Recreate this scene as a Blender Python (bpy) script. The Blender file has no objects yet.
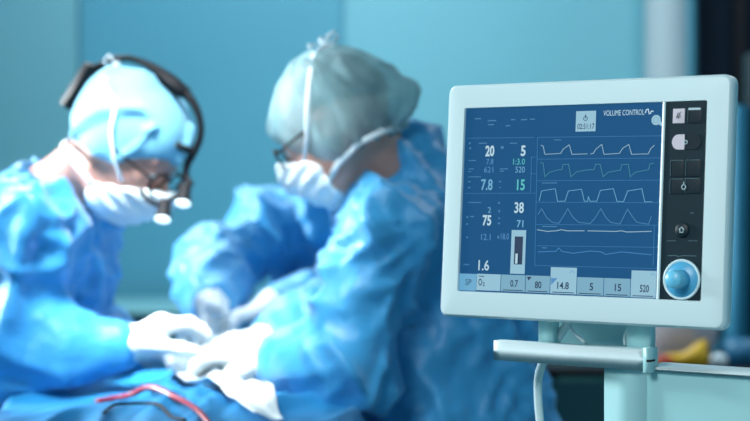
import bpy, bmesh, math, random
import numpy as np
from mathutils import Vector, Matrix

C = bpy.context.scene.collection
SC = bpy.context.scene
F = 1771.0            # focal length in pixels of the 750 px wide frame
HOR = 190.0           # horizon row
CAMZ = 1.38

# ------------------------------------------------------------------ camera
cd = bpy.data.cameras.new('camera')
cam = bpy.data.objects.new('camera', cd); C.objects.link(cam)
cam.location = (0, 0, CAMZ); cam.rotation_euler = (math.pi/2, 0, 0)
cd.sensor_width = 36; cd.lens = F/750*36
cd.shift_y = -(210.5-HOR)/750
cd.clip_start = 0.05
cd.dof.use_dof = True; cd.dof.focus_distance = 2.12; cd.dof.aperture_fstop = 3.4
SC.camera = cam

# ------------------------------------------------------------------ world / light / exposure
w = bpy.data.worlds.new('world'); SC.world = w; w.use_nodes = True
w.node_tree.nodes['Background'].inputs[0].default_value = (0.50, 0.84, 1.0, 1)
w.node_tree.nodes['Background'].inputs[1].default_value = 0.50
SC.view_settings.view_transform = 'Standard'; SC.view_settings.look = 'None'
SC.view_settings.gamma = 1; SC.view_settings.use_curve_mapping = False
SC.view_settings.exposure = 0.0

def area(name, loc, target, size, power, col, spread=180):
    l = bpy.data.lights.new(name, 'AREA'); l.shape = 'DISK'; l.size = size; l.energy = power; l.color = col
    l.spread = math.radians(spread)
    o = bpy.data.objects.new(name, l); C.objects.link(o); o.location = loc
    o.rotation_euler = (Vector(target)-Vector(loc)).to_track_quat('-Z', 'Y').to_euler()
    return o
area('surgical_lamp_light', (-0.55, 2.35, 2.45), (-0.31, 3.05, 1.10), 0.45, 4.0, (0.95, 0.99, 1.0), 24)
area('left_room_light', (-2.2, 3.4, 1.9), (-0.6, 3.2, 1.25), 0.4, 32, (0.90, 0.98, 1.0), 90)
area('high_room_light', (-1.1, 4.4, 2.8), (-0.25, 3.1, 1.2), 0.45, 46, (0.86, 0.97, 1.0))
area('monitor_fill_light', (-1.1, 0.2, 2.6), (0.45, 2.1, 1.3), 0.9, 5.6, (0.98, 1.0, 0.97), 62)  # added fill from camera left, brightens the monitor casing; no real fixture
area('supplies_fill_light', (1.5, 4.0, 2.8), (0.8, 4.5, 1.0), 0.7, 15, (0.92, 0.98, 1.0))  # added fill lamp, lifts the cabinet supplies and right wall; no known source
area('back_wall_light', (-0.2, 4.6, 2.78), (-0.2, 5.8, 1.2), 1.2, 38, (0.75, 0.95, 1.0))

# ------------------------------------------------------------------ helpers
def P(px, py, Y):
    """point seen at (px, py) standing at distance Y"""
    return np.array([(px-375)/F*Y, Y, CAMZ-(py-HOR)/F*Y])
def nrm(v):
    v = np.array(v, float); return v/np.linalg.norm(v)

def mat(name, col, rough=0.5, metal=0.0, spec=0.5, sheen=0, coat=0, emit=None, es=0, noise=0, nscale=6, bump=0, bscale=60,
        sss=0, transp=0, noise_col=None):
    m = bpy.data.materials.new(name); m.use_nodes = True
    nt = m.node_tree; b = nt.nodes['Principled BSDF']
    b.inputs['Base Color'].default_value = (*col, 1); b.inputs['Roughness'].default_value = rough
    b.inputs['Metallic'].default_value = metal; b.inputs['Specular IOR Level'].default_value = spec
    b.inputs['Sheen Weight'].default_value = sheen; b.inputs['Coat Weight'].default_value = coat
    if sss:
        b.inputs['Subsurface Weight'].default_value = sss
        b.inputs['Subsurface Radius'].default_value = (0.02, 0.008, 0.005); b.inputs['Subsurface Scale'].default_value = 0.5
    if emit:
        b.inputs['Emission Color'].default_value = (*emit, 1); b.inputs['Emission Strength'].default_value = es
    tc = nt.nodes.new('ShaderNodeTexCoord')
    if noise:
        n = nt.nodes.new('ShaderNodeTexNoise'); n.inputs['Scale'].default_value = nscale; n.inputs['Detail'].default_value = 3
        nt.links.new(tc.outputs['Object'], n.inputs['Vector'])
        mx = nt.nodes.new('ShaderNodeMix'); mx.data_type = 'RGBA'
        c2 = noise_col or tuple(c*(1-noise) for c in col)
        mx.inputs[6].default_value = (*col, 1); mx.inputs[7].default_value = (*c2, 1)
        nt.links.new(n.outputs['Fac'], mx.inputs[0]); nt.links.new(mx.outputs[2], b.inputs['Base Color'])
    if bump:
        n = nt.nodes.new('ShaderNodeTexNoise'); n.inputs['Scale'].default_value = bscale; n.inputs['Detail'].default_value = 4
        nt.links.new(tc.outputs['Object'], n.inputs['Vector'])
        bp = nt.nodes.new('ShaderNodeBump'); bp.inputs['Strength'].default_value = bump; bp.inputs['Distance'].default_value = 0.01
        nt.links.new(n.outputs['Fac'], bp.inputs['Height']); nt.links.new(bp.outputs['Normal'], b.inputs['Normal'])
    if transp:
        t = nt.nodes.new('ShaderNodeBsdfTransparent'); ms = nt.nodes.new('ShaderNodeMixShader')
        ms.inputs[0].default_value = transp
        nt.links.new(b.outputs[0], ms.inputs[1]); nt.links.new(t.outputs[0], ms.inputs[2])
        nt.links.new(ms.outputs[0], nt.nodes['Material Output'].inputs['Surface'])
    return m

def tag(o, label=None, cat=None, group=None, kind=None):
    if label: o['label'] = label
    if cat: o['category'] = cat
    if group: o['group'] = group
    if kind: o['kind'] = kind
    return o
def empty(name, loc, label=None, cat=None, group=None, M=None):
    o = bpy.data.objects.new(name, None); C.objects.link(o); o.empty_display_size = 0.05
    if M is not None: o.matrix_world = M
    else: o.location = loc
    bpy.context.view_layer.update()
    return tag(o, label, cat, group)
def link(name, me, m, parent=None, world=True, smooth=True):
    """link mesh data given in world coordinates (world=True) or in the parent's own frame"""
    o = bpy.data.objects.new(name, me); C.objects.link(o)
    if m: me.materials.append(m)
    if smooth:
        me.polygons.foreach_set('use_smooth', [True]*len(me.polygons))
    if parent:
        top = parent
        o.parent = parent
        if world: o.matrix_parent_inverse = wm(parent).inverted()
    return o
def wm(o):
    m = o.matrix_basis.copy()
    if o.parent: m = wm(o.parent) @ o.matrix_parent_inverse @ m
    return m
def center(o):
    """origin to the middle of the mesh (world mesh, parent inverse kept)"""
    me = o.data; n = len(me.vertices)
    if not n: return o
    co = np.empty(n*3); me.vertices.foreach_get('co', co); co = co.reshape(-1, 3)
    c = (co.min(0)+co.max(0))/2
    me.vertices.foreach_set('co', (co-c).ravel()); o.location = Vector(c); me.update(); return o
def from_bm(name, bm, m, parent=None, world=True, smooth=False, bevel=0, seg=2):
    if bevel:
        bmesh.ops.bevel(bm, geom=[e for e in bm.edges if e.calc_face_angle(0) > 0.6], offset=bevel, segments=seg, profile=0.6, affect='EDGES')
    me = bpy.data.meshes.new(name); bmesh.ops.recalc_face_normals(bm, faces=bm.faces); bm.to_mesh(me); bm.free()
    o = link(name, me, m, parent, world, smooth or bevel > 0)
    if bevel:
        try:
            md = o.modifiers.new('wn', 'WEIGHTED_NORMAL'); md.keep_sharp = False
        except Exception: pass
    return center(o)
def box_bm(bm, lo, hi, M=None):
    vs = []
    for z in (lo[2], hi[2]):
        for x, y in ((lo[0], lo[1]), (hi[0], lo[1]), (hi[0], hi[1]), (lo[0], hi[1])):
            v = Vector((x, y, z)); vs.append(bm.verts.new(M @ v if M else v))
    for f in ((3, 2, 1, 0), (4, 5, 6, 7), (0, 1, 5, 4), (1, 2, 6, 5), (2, 3, 7, 6), (3, 0, 4, 7)):
        bm.faces.new([vs[i] for i in f])
def box(name, lo, hi, m, parent=None, bevel=0, seg=2, M=None, world=True):
    bm = bmesh.new(); box_bm(bm, lo, hi, M); return from_bm(name, bm, m, parent, world, False, bevel, seg)
def tube(name, pts, r, m, parent=None, world=True, res=8, smoothn=4, caps=True, link_it=True):
    """round tube along a smooth path, r a number or one per point"""
    pts = [np.array(p, float) for p in pts]
    rs = list(r) if hasattr(r, '__len__') else [r]*len(pts)
    if smoothn > 1 and len(pts) > 2:
        q = []; qr = []
        for i in range(len(pts)-1):
            p0 = pts[max(i-1, 0)]; p1 = pts[i]; p2 = pts[i+1]; p3 = pts[min(i+2, len(pts)-1)]
            for k in range(smoothn):
                t = k/smoothn
                q.append(0.5*((2*p1)+(-p0+p2)*t+(2*p0-5*p1+4*p2-p3)*t*t+(-p0+3*p1-3*p2+p3)*t**3)); qr.append(rs[i]*(1-t)+rs[i+1]*t)
        q.append(pts[-1]); qr.append(rs[-1]); pts, rs = q, qr
    bm = bmesh.new(); rings = []; prev = None
    for i, p in enumerate(pts):
        t = nrm(pts[min(i+1, len(pts)-1)]-pts[max(i-1, 0)])
        if prev is None:
            a = np.cross(t, [0, 0, 1.0]);  a = a if np.linalg.norm(a) > .1 else np.cross(t, [1.0, 0, 0])
        else: a = prev-t*np.dot(prev, t)
        a = nrm(a); b = np.cross(t, a); prev = a
        rings.append([bm.verts.new(p+rs[i]*(math.cos(k*2*math.pi/res)*a+math.sin(k*2*math.pi/res)*b)) for k in range(res)])
    for i in range(len(rings)-1):
        for k in range(res):
            bm.faces.new((rings[i][k], rings[i][(k+1) % res], rings[i+1][(k+1) % res], rings[i+1][k]))
    bm.faces.new(rings[0][::-1]); bm.faces.new(rings[-1])
    return from_bm(name, bm, m, parent, world, True)
def ribbon(name, pts, width, thick, side, m, parent=None):
    """flat band along pts; side = width direction (one vector or one per point)"""
    bm = bmesh.new(); R_ = []
    pts = [np.array(p, float) for p in pts]
    for i, p in enumerate(pts):
        t = nrm(pts[min(i+1, len(pts)-1)]-pts[max(i-1, 0)])
        s = np.array(side[i] if hasattr(side[0], '__len__') else side, float); s = nrm(s-t*np.dot(s, t)); n = np.cross(t, s)
        wd = width[i] if hasattr(width, '__len__') else width
        R_.append([bm.verts.new(p+s*wd/2*a+n*thick/2*b) for a, b in ((-1, -1), (1, -1), (1, 1), (-1, 1))])
    for i in range(len(R_)-1):
        for k in range(4): bm.faces.new((R_[i][k], R_[i][(k+1) % 4], R_[i+1][(k+1) % 4], R_[i+1][k]))
    bm.faces.new(R_[0][::-1]); bm.faces.new(R_[-1])
    return from_bm(name, bm, m, parent, True, True)
def lathe(name, prof, m, parent=None, M=None, seg=32, world=True):
    """prof = (radius, height) pairs turned around local z"""
    bm = bmesh.new(); rings = []
    for r, z in prof:
        if r < 1e-6: rings.append([bm.verts.new((M @ Vector((0, 0, z))) if M else (0, 0, z))])
        else:
            ring = []
            for k in range(seg):
                v = Vector((r*math.cos(k*2*math.pi/seg), r*math.sin(k*2*math.pi/seg), z)); ring.append(bm.verts.new(M @ v if M else v))
            rings.append(ring)
    for a, b in zip(rings, rings[1:]):
        for k in range(seg):
            if len(a) == 1 and len(b) == 1: continue
            if len(a) == 1: bm.faces.new((a[0], b[(k+1) % seg], b[k]))
            elif len(b) == 1: bm.faces.new((a[k], a[(k+1) % seg], b[0]))
            else: bm.faces.new((a[k], a[(k+1) % seg], b[(k+1) % seg], b[k]))
    if len(rings[0]) > 1: bm.faces.new(rings[0][::-1])
    if len(rings[-1]) > 1: bm.faces.new(rings[-1])
    return from_bm(name, bm, m, parent, world, True)

# ---- numpy gradient noise
_rs = np.random.RandomState(7); _perm = np.tile(_rs.permutation(256), 3)
_g = _rs.normal(size=(256, 3)); _g /= np.linalg.norm(_g, axis=1)[:, None]
def pnoise(p):
    i = np.floor(p).astype(int); f = p-i; i &= 255; u = f*f*f*(f*(f*6-15)+10); out = 0
    for dx in (0, 1):
        for dy in (0, 1):
            for dz in (0, 1):
                h = _perm[_perm[_perm[(i[:, 0]+dx) & 255]+((i[:, 1]+dy) & 255)]+((i[:, 2]+dz) & 255)]
                d = np.einsum('ij,ij->i', _g[h], f-np.array([dx, dy, dz]))
                out = out+d*(u[:, 0] if dx else 1-u[:, 0])*(u[:, 1] if dy else 1-u[:, 1])*(u[:, 2] if dz else 1-u[:, 2])
    return out
def folds(p, scale, stretch, seed=0.0):
    """crumple field 0..1 with sharp crests; stretch = direction the folds run along (vector, long)"""
    s = nrm(stretch); q = p-np.outer(p@s, s)*0.76
    w_ = np.stack([pnoise(q*3.1+seed), pnoise(q*3.1+seed+17), pnoise(q*3.1+seed+31)], 1)
    q = q+w_*0.13
    a = 1-np.minimum(np.abs(pnoise(q*scale+seed))*3.4, 1.0)
    b = 1-np.minimum(np.abs(pnoise(q*scale*1.9+seed+9))*3.2, 1.0)
    c = pnoise(q*scale*0.6+seed+23)
    return a**1.4*0.75+b**1.3*0.4*(0.4+a)+c*0.5-0.15

# ---- signed distance modelling + surface nets
def s_cap(p, a, b, ra, rb):
    a = np.array(a, float); b = np.array(b, float); ab = b-a
    t = np.clip(((p-a)@ab)/max(ab@ab, 1e-9), 0, 1)
    return np.linalg.norm(p-a-t[:, None]*ab, axis=1)-(ra+(rb-ra)*t)
def s_ell(p, c, r, B=None):
    q = p-np.array(c, float)
    if B is not None: q = q@np.array(B).T
    r = np.array(r, float); k0 = np.linalg.norm(q/r, axis=1); k1 = np.linalg.norm(q/(r*r), axis=1)
    return k0*(k0-1)/np.maximum(k1, 1e-6)
def smin(a, b, k):
    h = np.clip(0.5+0.5*(b-a)/k, 0, 1); return b+(a-b)*h-k*h*(1-h)
def smax(a, b, k): return -smin(-a, -b, k)
def mesh_sdf(fn, lo, hi, vox):
    lo = np.array(lo, float); hi = np.array(hi, float); n = np.ceil((hi-lo)/vox).astype(int)+1
    ax = [lo[i]+np.arange(n[i])*vox for i in range(3)]
    D = np.empty(n, np.float32)
    step = max(1, int(400000/(n[1]*n[2])))
    for i in range(0, n[0], step):
        g = np.stack(np.meshgrid(ax[0][i:i+step], ax[1], ax[2], indexing='ij'), -1)
        D[i:i+step] = fn(g.reshape(-1, 3)).reshape(g.shape[:3])
    ins = D < 0
    n1 = n-1
    cnt = np.zeros(n1, np.int8)
    for dx in (0, 1):
        for dy in (0, 1):
            for dz in (0, 1): cnt += ins[dx:dx+n1[0], dy:dy+n1[1], dz:dz+n1[2]]
    act = (cnt > 0) & (cnt < 8); idx = np.full(n1, -1, np.int64); cells = np.argwhere(act); idx[act] = np.arange(len(cells))
    acc = np.zeros((len(cells), 3)); num = np.zeros(len(cells))
    corners = [(x, y, z) for x in (0, 1) for y in (0, 1) for z in (0, 1)]
    for c0 in corners:
        for a in range(3):
            if c0[a]: continue
            c1 = list(c0); c1[a] = 1
            d0 = D[cells[:, 0]+c0[0], cells[:, 1]+c0[1], cells[:, 2]+c0[2]]; d1 = D[cells[:, 0]+c1[0], cells[:, 1]+c1[1], cells[:, 2]+c1[2]]
            x = (d0 < 0) != (d1 < 0); t = np.where(x, d0/np.where(x, d0-d1, 1), 0)
            pt = np.array(c0, float)[None].repeat(len(cells), 0); pt[:, a] += t
            acc[x] += pt[x]; num[x] += 1
    V = lo+(cells+acc/num[:, None])*vox
    Q = []
    for a in range(3):
        b, c = (a+1) % 3, (a+2) % 3
        s0 = [slice(None)]*3; s1 = [slice(None)]*3; s0[a] = slice(0, -1); s1[a] = slice(1, None)
        e0 = ins[tuple(s0)]; e1 = ins[tuple(s1)]; ed = np.argwhere(e0 != e1)
        ed = ed[(ed[:, b] > 0) & (ed[:, c] > 0) & (ed[:, b] < n1[b]) & (ed[:, c] < n1[c])]
        fl = e0[ed[:, 0], ed[:, 1], ed[:, 2]]
        q = []
        for db, dc in ((-1, -1), (0, -1), (0, 0), (-1, 0)):
            k = ed.copy(); k[:, b] += db; k[:, c] += dc; q.append(idx[k[:, 0], k[:, 1], k[:, 2]])
        q = np.stack(q, 1); q[~fl] = q[~fl][:, ::-1]; Q.append(q)
    Q = np.concatenate(Q)
    # light smoothing of the net
    return V, Q
def np_mesh(name, V, Q):
    me = bpy.data.meshes.new(name); k = Q.shape[1]
    me.vertices.add(len(V)); me.vertices.foreach_set('co', np.ascontiguousarray(V, np.float32).ravel())
    me.loops.add(len(Q)*k); me.loops.foreach_set('vertex_index', Q.astype(np.int32).ravel())
    me.polygons.add(len(Q)); me.polygons.foreach_set('loop_start', np.arange(0, len(Q)*k, k, dtype=np.int32))
    me.polygons.foreach_set('loop_total', np.full(len(Q), k, np.int32)); me.update(calc_edges=True); me.validate()
    return me
def relax(V, Q, it=1, lam=0.5):
    E_ = np.concatenate([Q[:, [i, (i+1) % 4]] for i in range(4)]); n = len(V)
    deg = np.bincount(E_[:, 0], minlength=n)+np.bincount(E_[:, 1], minlength=n)
    for _ in range(it):
        S = np.stack([np.bincount(E_[:, 0], V[E_[:, 1], k], n)+np.bincount(E_[:, 1], V[E_[:, 0], k], n) for k in range(3)], 1)
        V = V+(S/np.maximum(deg, 1)[:, None]-V)*lam
    return V
def normals(V, Q):
    fn = np.cross(V[Q[:, 2]]-V[Q[:, 0]], V[Q[:, 3]]-V[Q[:, 1]]); N = np.zeros_like(V)
    for i in range(4):
        for k in range(3): N[:, k] += np.bincount(Q[:, i], fn[:, k], len(V))
    return N/np.maximum(np.linalg.norm(N, axis=1), 1e-9)[:, None]
def blob(name, fn, lo, hi, vox, m, parent, disp=None, it=2):
    V, Q = mesh_sdf(fn, lo, hi, vox); V = relax(V, Q, it)
    if disp is not None:
        N = normals(V, Q); V = V+N*disp(V, N)[:, None]; V = relax(V, Q, 1, 0.3)
    return center(link(name, np_mesh(name, V, Q), m, parent))

# ------------------------------------------------------------------ materials
M = {}
M['wall'] = mat('wall_paint', (0.105, 0.375, 0.500), 0.55, noise=0.05, nscale=1.5)
M['wall_pale'] = mat('wall_paint_pale', (0.185, 0.440, 0.505), 0.55, noise=0.05, nscale=1.5)
M['pillar'] = mat('pillar_paint', (0.50, 0.58, 0.62), 0.5, noise=0.05, nscale=2)
M['pillar_soft'] = mat('panel_paint', (0.195, 0.500, 0.590), 0.5, noise=0.05, nscale=2)
M['floor'] = mat('floor_vinyl', (0.10, 0.26, 0.30), 0.35, noise=0.2, nscale=9)
M['ceil'] = mat('ceiling_panel', (0.6, 0.75, 0.8), 0.8, noise=0.05)
M['dark'] = mat('dark_glass', (0.002, 0.012, 0.022), 0.6, spec=0.12, noise=0.8, nscale=2.2, noise_col=(0.005, 0.014, 0.032))
M['black'] = mat('black_plastic', (0.004, 0.005, 0.008), 0.55, spec=0.25, bump=0.05)
M['gown'] = mat('gown_fabric', (0.032, 0.310, 0.66), 0.45, sheen=0.25, noise=0.15, nscale=14, bump=0.4, bscale=34)
M['gown_deep'] = mat('gown_fabric_deep', (0.042, 0.345, 0.68), 0.45, sheen=0.25, noise=0.15, nscale=14, bump=0.4, bscale=34)
M['drape'] = mat('drape_fabric', (0.010, 0.215, 0.48), 0.55, spec=0.3, sheen=0.05, noise=0.2, nscale=12, bump=0.15, bscale=180)
M['skin'] = mat('skin', (0.62, 0.34, 0.28), 0.5, sss=0.15, noise=0.15, nscale=20)
M['lip'] = mat('lip', (0.42, 0.14, 0.13), 0.45, noise=0.1)
M['eye'] = mat('eye_white', (0.75, 0.75, 0.75), 0.2, noise=0.05)
M['iris'] = mat('iris', (0.05, 0.03, 0.02), 0.2, noise=0.05)
M['hair'] = mat('hair', (0.035, 0.03, 0.03), 0.6, bump=0.5, bscale=200)
M['cap_blue'] = mat('cap_fabric_blue', (0.20, 0.56, 0.78), 0.7, sheen=0.2, noise=0.15, nscale=18, bump=0.15, bscale=240)
M['cap_green'] = mat('cap_fabric_green', (0.30, 0.58, 0.64), 0.7, sheen=0.2, noise=0.55, nscale=26, bump=0.2, bscale=240, transp=0.34)
M['mask'] = mat('mask_fabric', (0.72, 0.84, 0.90), 0.7, noise=0.06, nscale=20, bump=0.15, bscale=160)
M['glove'] = mat('glove_latex', (0.80, 0.84, 0.84), 0.4, noise=0.05, nscale=25)
M['gauze'] = mat('gauze', (0.82, 0.88, 0.90), 0.8, noise=0.06, nscale=25, bump=0.3, bscale=140)
M['casing'] = mat('casing_plastic', (0.66, 0.83, 0.86), 0.38, noise=0.03, nscale=3, bump=0.03, bscale=500)
M['casing_white'] = mat('casing_plastic_white', (0.70, 0.85, 0.88), 0.35, noise=0.03, nscale=3)
M['stand'] = mat('stand_plastic', (0.34, 0.64, 0.67), 0.4, noise=0.04, nscale=3)
M['panel'] = mat('control_panel', (0.006, 0.024, 0.036), 0.5, spec=0.2, noise=0.1)
M['key'] = mat('key_dark', (0.005, 0.018, 0.028), 0.45, spec=0.25, noise=0.1)
M['keyline'] = mat('key_edge', (0.10, 0.20, 0.24), 0.4, noise=0.1)
M['pink'] = mat('key_pink', (0.62, 0.58, 0.66), 0.5, noise=0.05)
M['print'] = mat('panel_print', (0.50, 0.66, 0.72), 0.5, noise=0.03)
M['knob'] = mat('knob_blue', (0.07, 0.40, 0.66), 0.35, noise=0.05)
M['knob_ring'] = mat('knob_ring', (0.62, 0.82, 0.88), 0.3, noise=0.03)
M['knob_cap'] = mat('knob_cap', (0.14, 0.55, 0.80), 0.35, noise=0.05)
M['cable'] = mat('cable_grey', (0.50, 0.66, 0.70), 0.4, noise=0.05)
M['steel'] = mat('steel', (0.6, 0.62, 0.63), 0.3, metal=1, noise=0.05)
M['lens'] = mat('lens_glass_glow', (0.7, 0.9, 1.0), 0.05, coat=1, noise=0.02, emit=(0.8, 0.95, 1.0), es=1.6)  # bright lens ends painted in as emission; the loupes are no lamps
M['cab_green'] = mat('cabinet_green', (0.012, 0.10, 0.11), 0.4, noise=0.1)
M['red_tube'] = mat('red_tube', (0.30, 0.02, 0.04), 0.25, noise=0.1)
M['yellow'] = mat('bag_yellow', (0.85, 0.48, 0.02), 0.45, noise=0.2, nscale=20)
M['red'] = mat('box_red', (0.62, 0.05, 0.03), 0.45, noise=0.1)
M['bluebox'] = mat('box_blue', (0.02, 0.16, 0.30), 0.45, noise=0.1)
M['tealbox'] = mat('tower_teal', (0.04, 0.28, 0.45), 0.5, noise=0.3, nscale=8)
M['greybag'] = mat('bag_grey', (0.50, 0.46, 0.50), 0.4, noise=0.25, nscale=15)
def emis(name, c, s=1.0):
    m = mat(name, (0.002, 0.004, 0.008), 0.5, emit=c, es=s, noise=0.02); return m
M['scr'] = mat('screen_glass', (0.01, 0.03, 0.07), 0.22, spec=0.45, emit=(0.012, 0.120, 0.310), es=0.52, noise=0.1)
M['t_white'] = emis('readout_white', (0.55, 0.80, 0.92), 0.80)
M['t_blue'] = emis('readout_blue', (0.10, 0.34, 0.72), 0.7)
M['t_lblue'] = emis('readout_light_blue', (0.17, 0.50, 0.78), 0.75)
M['t_green'] = emis('readout_green', (0.10, 0.66, 0.66), 0.75)
M['t_teal'] = emis('trace_teal', (0.05, 0.34, 0.50), 0.6)
M['t_trace'] = emis('trace_white', (0.42, 0.66, 0.80), 0.75)
M['t_tblue'] = emis('trace_blue', (0.08, 0.34, 0.66), 0.6)
M['t_dim'] = emis('trace_dim', (0.04, 0.25, 0.58), 0.75)
M['t_bar'] = emis('soft_key_strip', (0.24, 0.52, 0.70), 0.72)
M['t_bar2'] = emis('soft_key_light', (0.34, 0.62, 0.78), 0.80)
M['t_dark'] = emis('readout_dark', (0.01, 0.05, 0.15), 0.5)

# ------------------------------------------------------------------ room
def struct(o): o['kind'] = 'structure'; return o
struct(box('floor', (-3, -0.5, -0.1), (3, 6.2, 0), M['floor']))
struct(box('ceiling', (-3, -0.5, 2.9), (3, 6.2, 3.0), M['ceil']))
struct(box('wall_back', (-3, 6.0, 0), (3, 6.2, 2.9), M['wall']))
struct(box('wall_left', (-3.1, -0.5, 0), (-3, 6.2, 2.9), M['wall_pale']))
struct(box('wall_right', (3, -0.5, 0), (3.1, 6.2, 2.9), M['wall']))
struct(box('trim_1', (-3.0, 5.90, 0), (-1.0, 6.0, 2.9), M['wall_pale'], bevel=0.01))          # pale panel at far left
struct(box('trim_2', (-0.10, 5.96, 0), (0.905, 6.0, 2.9), M['pillar_soft'], bevel=0.01))       # wide paler panel
struct(box('trim_3', (0.905, 5.85, 0), (1.048, 6.0, 2.9), M['pillar'], bevel=0.015))            # door jamb
struct(box('trim_4', (1.030, 5.84, 0), (1.060, 6.0, 2.9), M['wall'], bevel=0.004))
dr = struct(box('door_1', (1.048, 5.95, 0), (2.2, 5.995, 2.5), M['dark'], bevel=0.005))
box('door_frame', (1.20, 5.90, 0), (1.232, 5.955, 2.5), M['black'], dr)

# far cabinet
cb = empty('wall_cabinet', (-0.9, 5.7, 0), 'low dark green cabinet with pale worktop against the far wall', 'cabinet')
box('cabinet_body', (-1.6, 5.45, 0.08), (-0.2, 5.9, 0.985), M['cab_green'], cb, bevel=0.004)
box('worktop', (-1.63, 5.42, 0.985), (-0.17, 5.9, 1.025), M['wall_pale'], cb, bevel=0.006)
box('plinth', (-1.57, 5.5, 0), (-0.23, 5.88, 0.08), M['black'], cb)
for i in range(3):
    x0 = -1.59+i*0.463
    d = box('door', (x0, 5.432, 0.10), (x0+0.453, 5.45, 0.97), M['cab_green'], cb, bevel=0.003)
    tube('handle', [(x0+0.40, 5.42, 0.75), (x0+0.40, 5.42, 0.9)], 0.006, M['steel'], d)

# dark cabinet behind the ventilator, with supplies on top
kb = empty('supply_cabinet', (0.75, 4.35, 0), 'dark teal supply cabinet standing behind the monitor stand', 'cabinet')
box('cabinet_body', (0.36, 4.15, 0.06), (1.30, 4.55, 0.945), M['cab_green'], kb, bevel=0.006)
box('worktop', (0.35, 4.13, 0.945), (1.31, 4.56, 0.965), M['black'], kb, bevel=0.004)
for i in range(2):
    d = box('door', (0.37+i*0.465, 4.135, 0.08), (0.825+i*0.465, 4.15, 0.93), M['cab_green'], kb, bevel=0.003)
    tube('handle', [(0.78+i*0.1, 4.122, 0.6), (0.78+i*0.1, 4.122, 0.75)], 0.006, M['steel'], d)
for x in (0.42, 1.24):
    for y in (4.2, 4.5): lathe('foot', [(0.02, 0), (0.02, 0.06)], M['black'], kb, Matrix.Translation((x, y, 0)))

def bag(name, c, r, m, label, cat, seed, B=None):
    c = np.array(c)
    fn = lambda p: s_ell(p, c, r, B)
    def dp(V, N): return 0.016*folds(V, 9, (0.2, 0, 1), seed)-0.006
    r_ = max(r)*1.15
    V, Q = mesh_sdf(fn, c-r_, c+r_, 0.008); V = relax(V, Q, 1); N = normals(V, Q); V = V+N*dp(V, N)[:, None]
    V[:, 2] = np.maximum(V[:, 2], c[2]-r[2]*0.82)
    o = center(link(name, np_mesh(name, V, Q), m)); tag(o, label, cat); return o
ztop = 0.965
gb = bag('plastic_bag', (0.745, 4.32, ztop+0.080), (0.092, 0.06, 0.098), M['greybag'], 'crumpled greyish pink plastic bag on the dark supply cabinet', 'bag', 3.0)
box('tag', (0.738, 4.255, 1.036), (0.762, 4.262, 1.05), M['yellow'], gb)
bag('wrapping', (0.806, 4.165, ztop+0.016), (0.020, 0.020, 0.020), M['gauze'], 'small crumpled white wrapping between the yellow bag and the blue box', 'wrapping', 5.0)
# folded yellow bag: a wedge rising to the right
def wedge(name, x0, x1, y0, y1, z0, za, zb, m, label, cat):
    bm = bmesh.new(); n = 10; L = []
    for i in range(n+1):
        t = i/n; x = x0+(x1-x0)*t; zt = za+(zb-za)*t+0.006*math.sin(9*t)
        L.append([bm.verts.new((x, y0+0.01*math.sin(5*t), z0)), bm.verts.new((x, y0+0.015, zt)), bm.verts.new((x, y1-0.01, zt-0.01)), bm.verts.new((x, y1, z0))])
    for a, b in zip(L, L[1:]):
        for k in range(4): bm.faces.new((a[k], a[(k+1) % 4], b[(k+1) % 4], b[k]))
    bm.faces.new(L[0][::-1]); bm.faces.new(L[-1])
    return tag(from_bm(name, bm, m, None, True, False, 0.005), label, cat)
wedge('waste_bag', 0.665, 0.785, 4.17, 4.225, ztop, ztop+0.012, ztop+0.06, M['yellow'], 'folded bright yellow bag lying on the dark supply cabinet', 'bag')
box_r = tag(box('packet', (0.664, 4.134, ztop), (0.694, 4.158, ztop+0.026), M['red'], bevel=0.004), 'small red packet beside the folded yellow bag', 'packet')
box_b = tag(box('storage_box', (0.832, 4.16, ztop), (0.905, 4.24, ztop+0.062), M['bluebox'], bevel=0.006), 'dark blue storage box at the right of the yellow bag', 'box')
box_k = tag(box('equipment_case', (0.915, 4.26, ztop), (1.2, 4.4, ztop+0.75), M['black'], bevel=0.01), 'tall black equipment case at the right end of the supply cabinet', 'case')
box_t = tag(box('equipment_tower', (0.845, 4.27, ztop), (0.905, 4.42, ztop+0.62), M['tealbox'], bevel=0.008), 'narrow teal equipment tower standing beside the black case', 'equipment')

# ------------------------------------------------------------------ monitor
yaw, pit = 0.6389, 0.0718
cy_, sy_ = math.cos(yaw), math.sin(yaw); cp, sp = math.cos(pit), math.sin(pit)
mu = np.array([cy_, -sy_, 0]); v0 = np.array([0, sp, cp]); mv = np.array([cy_*v0[0]+sy_*v0[1], -sy_*v0[0]+cy_*v0[1], v0[2]])
mn = np.cross(mu, mv)
mo = np.array([0.2186, 2.1358, 1.3682])
MM = Matrix(((mu[0], mv[0], mn[0], mo[0]), (mu[1], mv[1], mn[1], mo[1]), (mu[2], mv[2], mn[2], mo[2]), (0, 0, 0, 1)))
def S(px, py):
    """place on the monitor face (metres right, metres up) of a reading taken at (px, py)"""
    d = np.array([(px-375)/F, 1, -(py-HOR)/F]); o_ = np.array([0, 0, CAMZ])
    t = ((mo-o_)@mn)/(d@mn); q = o_+d*t-mo; return q@mu, q@mv
mon = empty('patient_monitor', (0, 0, 0), 'pale grey ventilator monitor with blue screen, black key panel and blue knob', 'monitor', M=MM)
BL, BR, BT, BB = -0.1655, 0.2245, 0.1445, -0.1468
SW, SH, PR = 0.1385, 0.1145, 0.1951
PL = 0.1455
def rrect(x0, y0, x1, y1, r, n=6):
    out = []
    for cx, cy, a0 in ((x1-r, y1-r, 0), (x0+r, y1-r, 90), (x0+r, y0+r, 180), (x1-r, y0+r, 270)):
        for k in range(n+1):
            a = math.radians(a0+90*k/n); out.append((cx+r*math.cos(a), cy+r*math.sin(a)))
    return out
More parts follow.
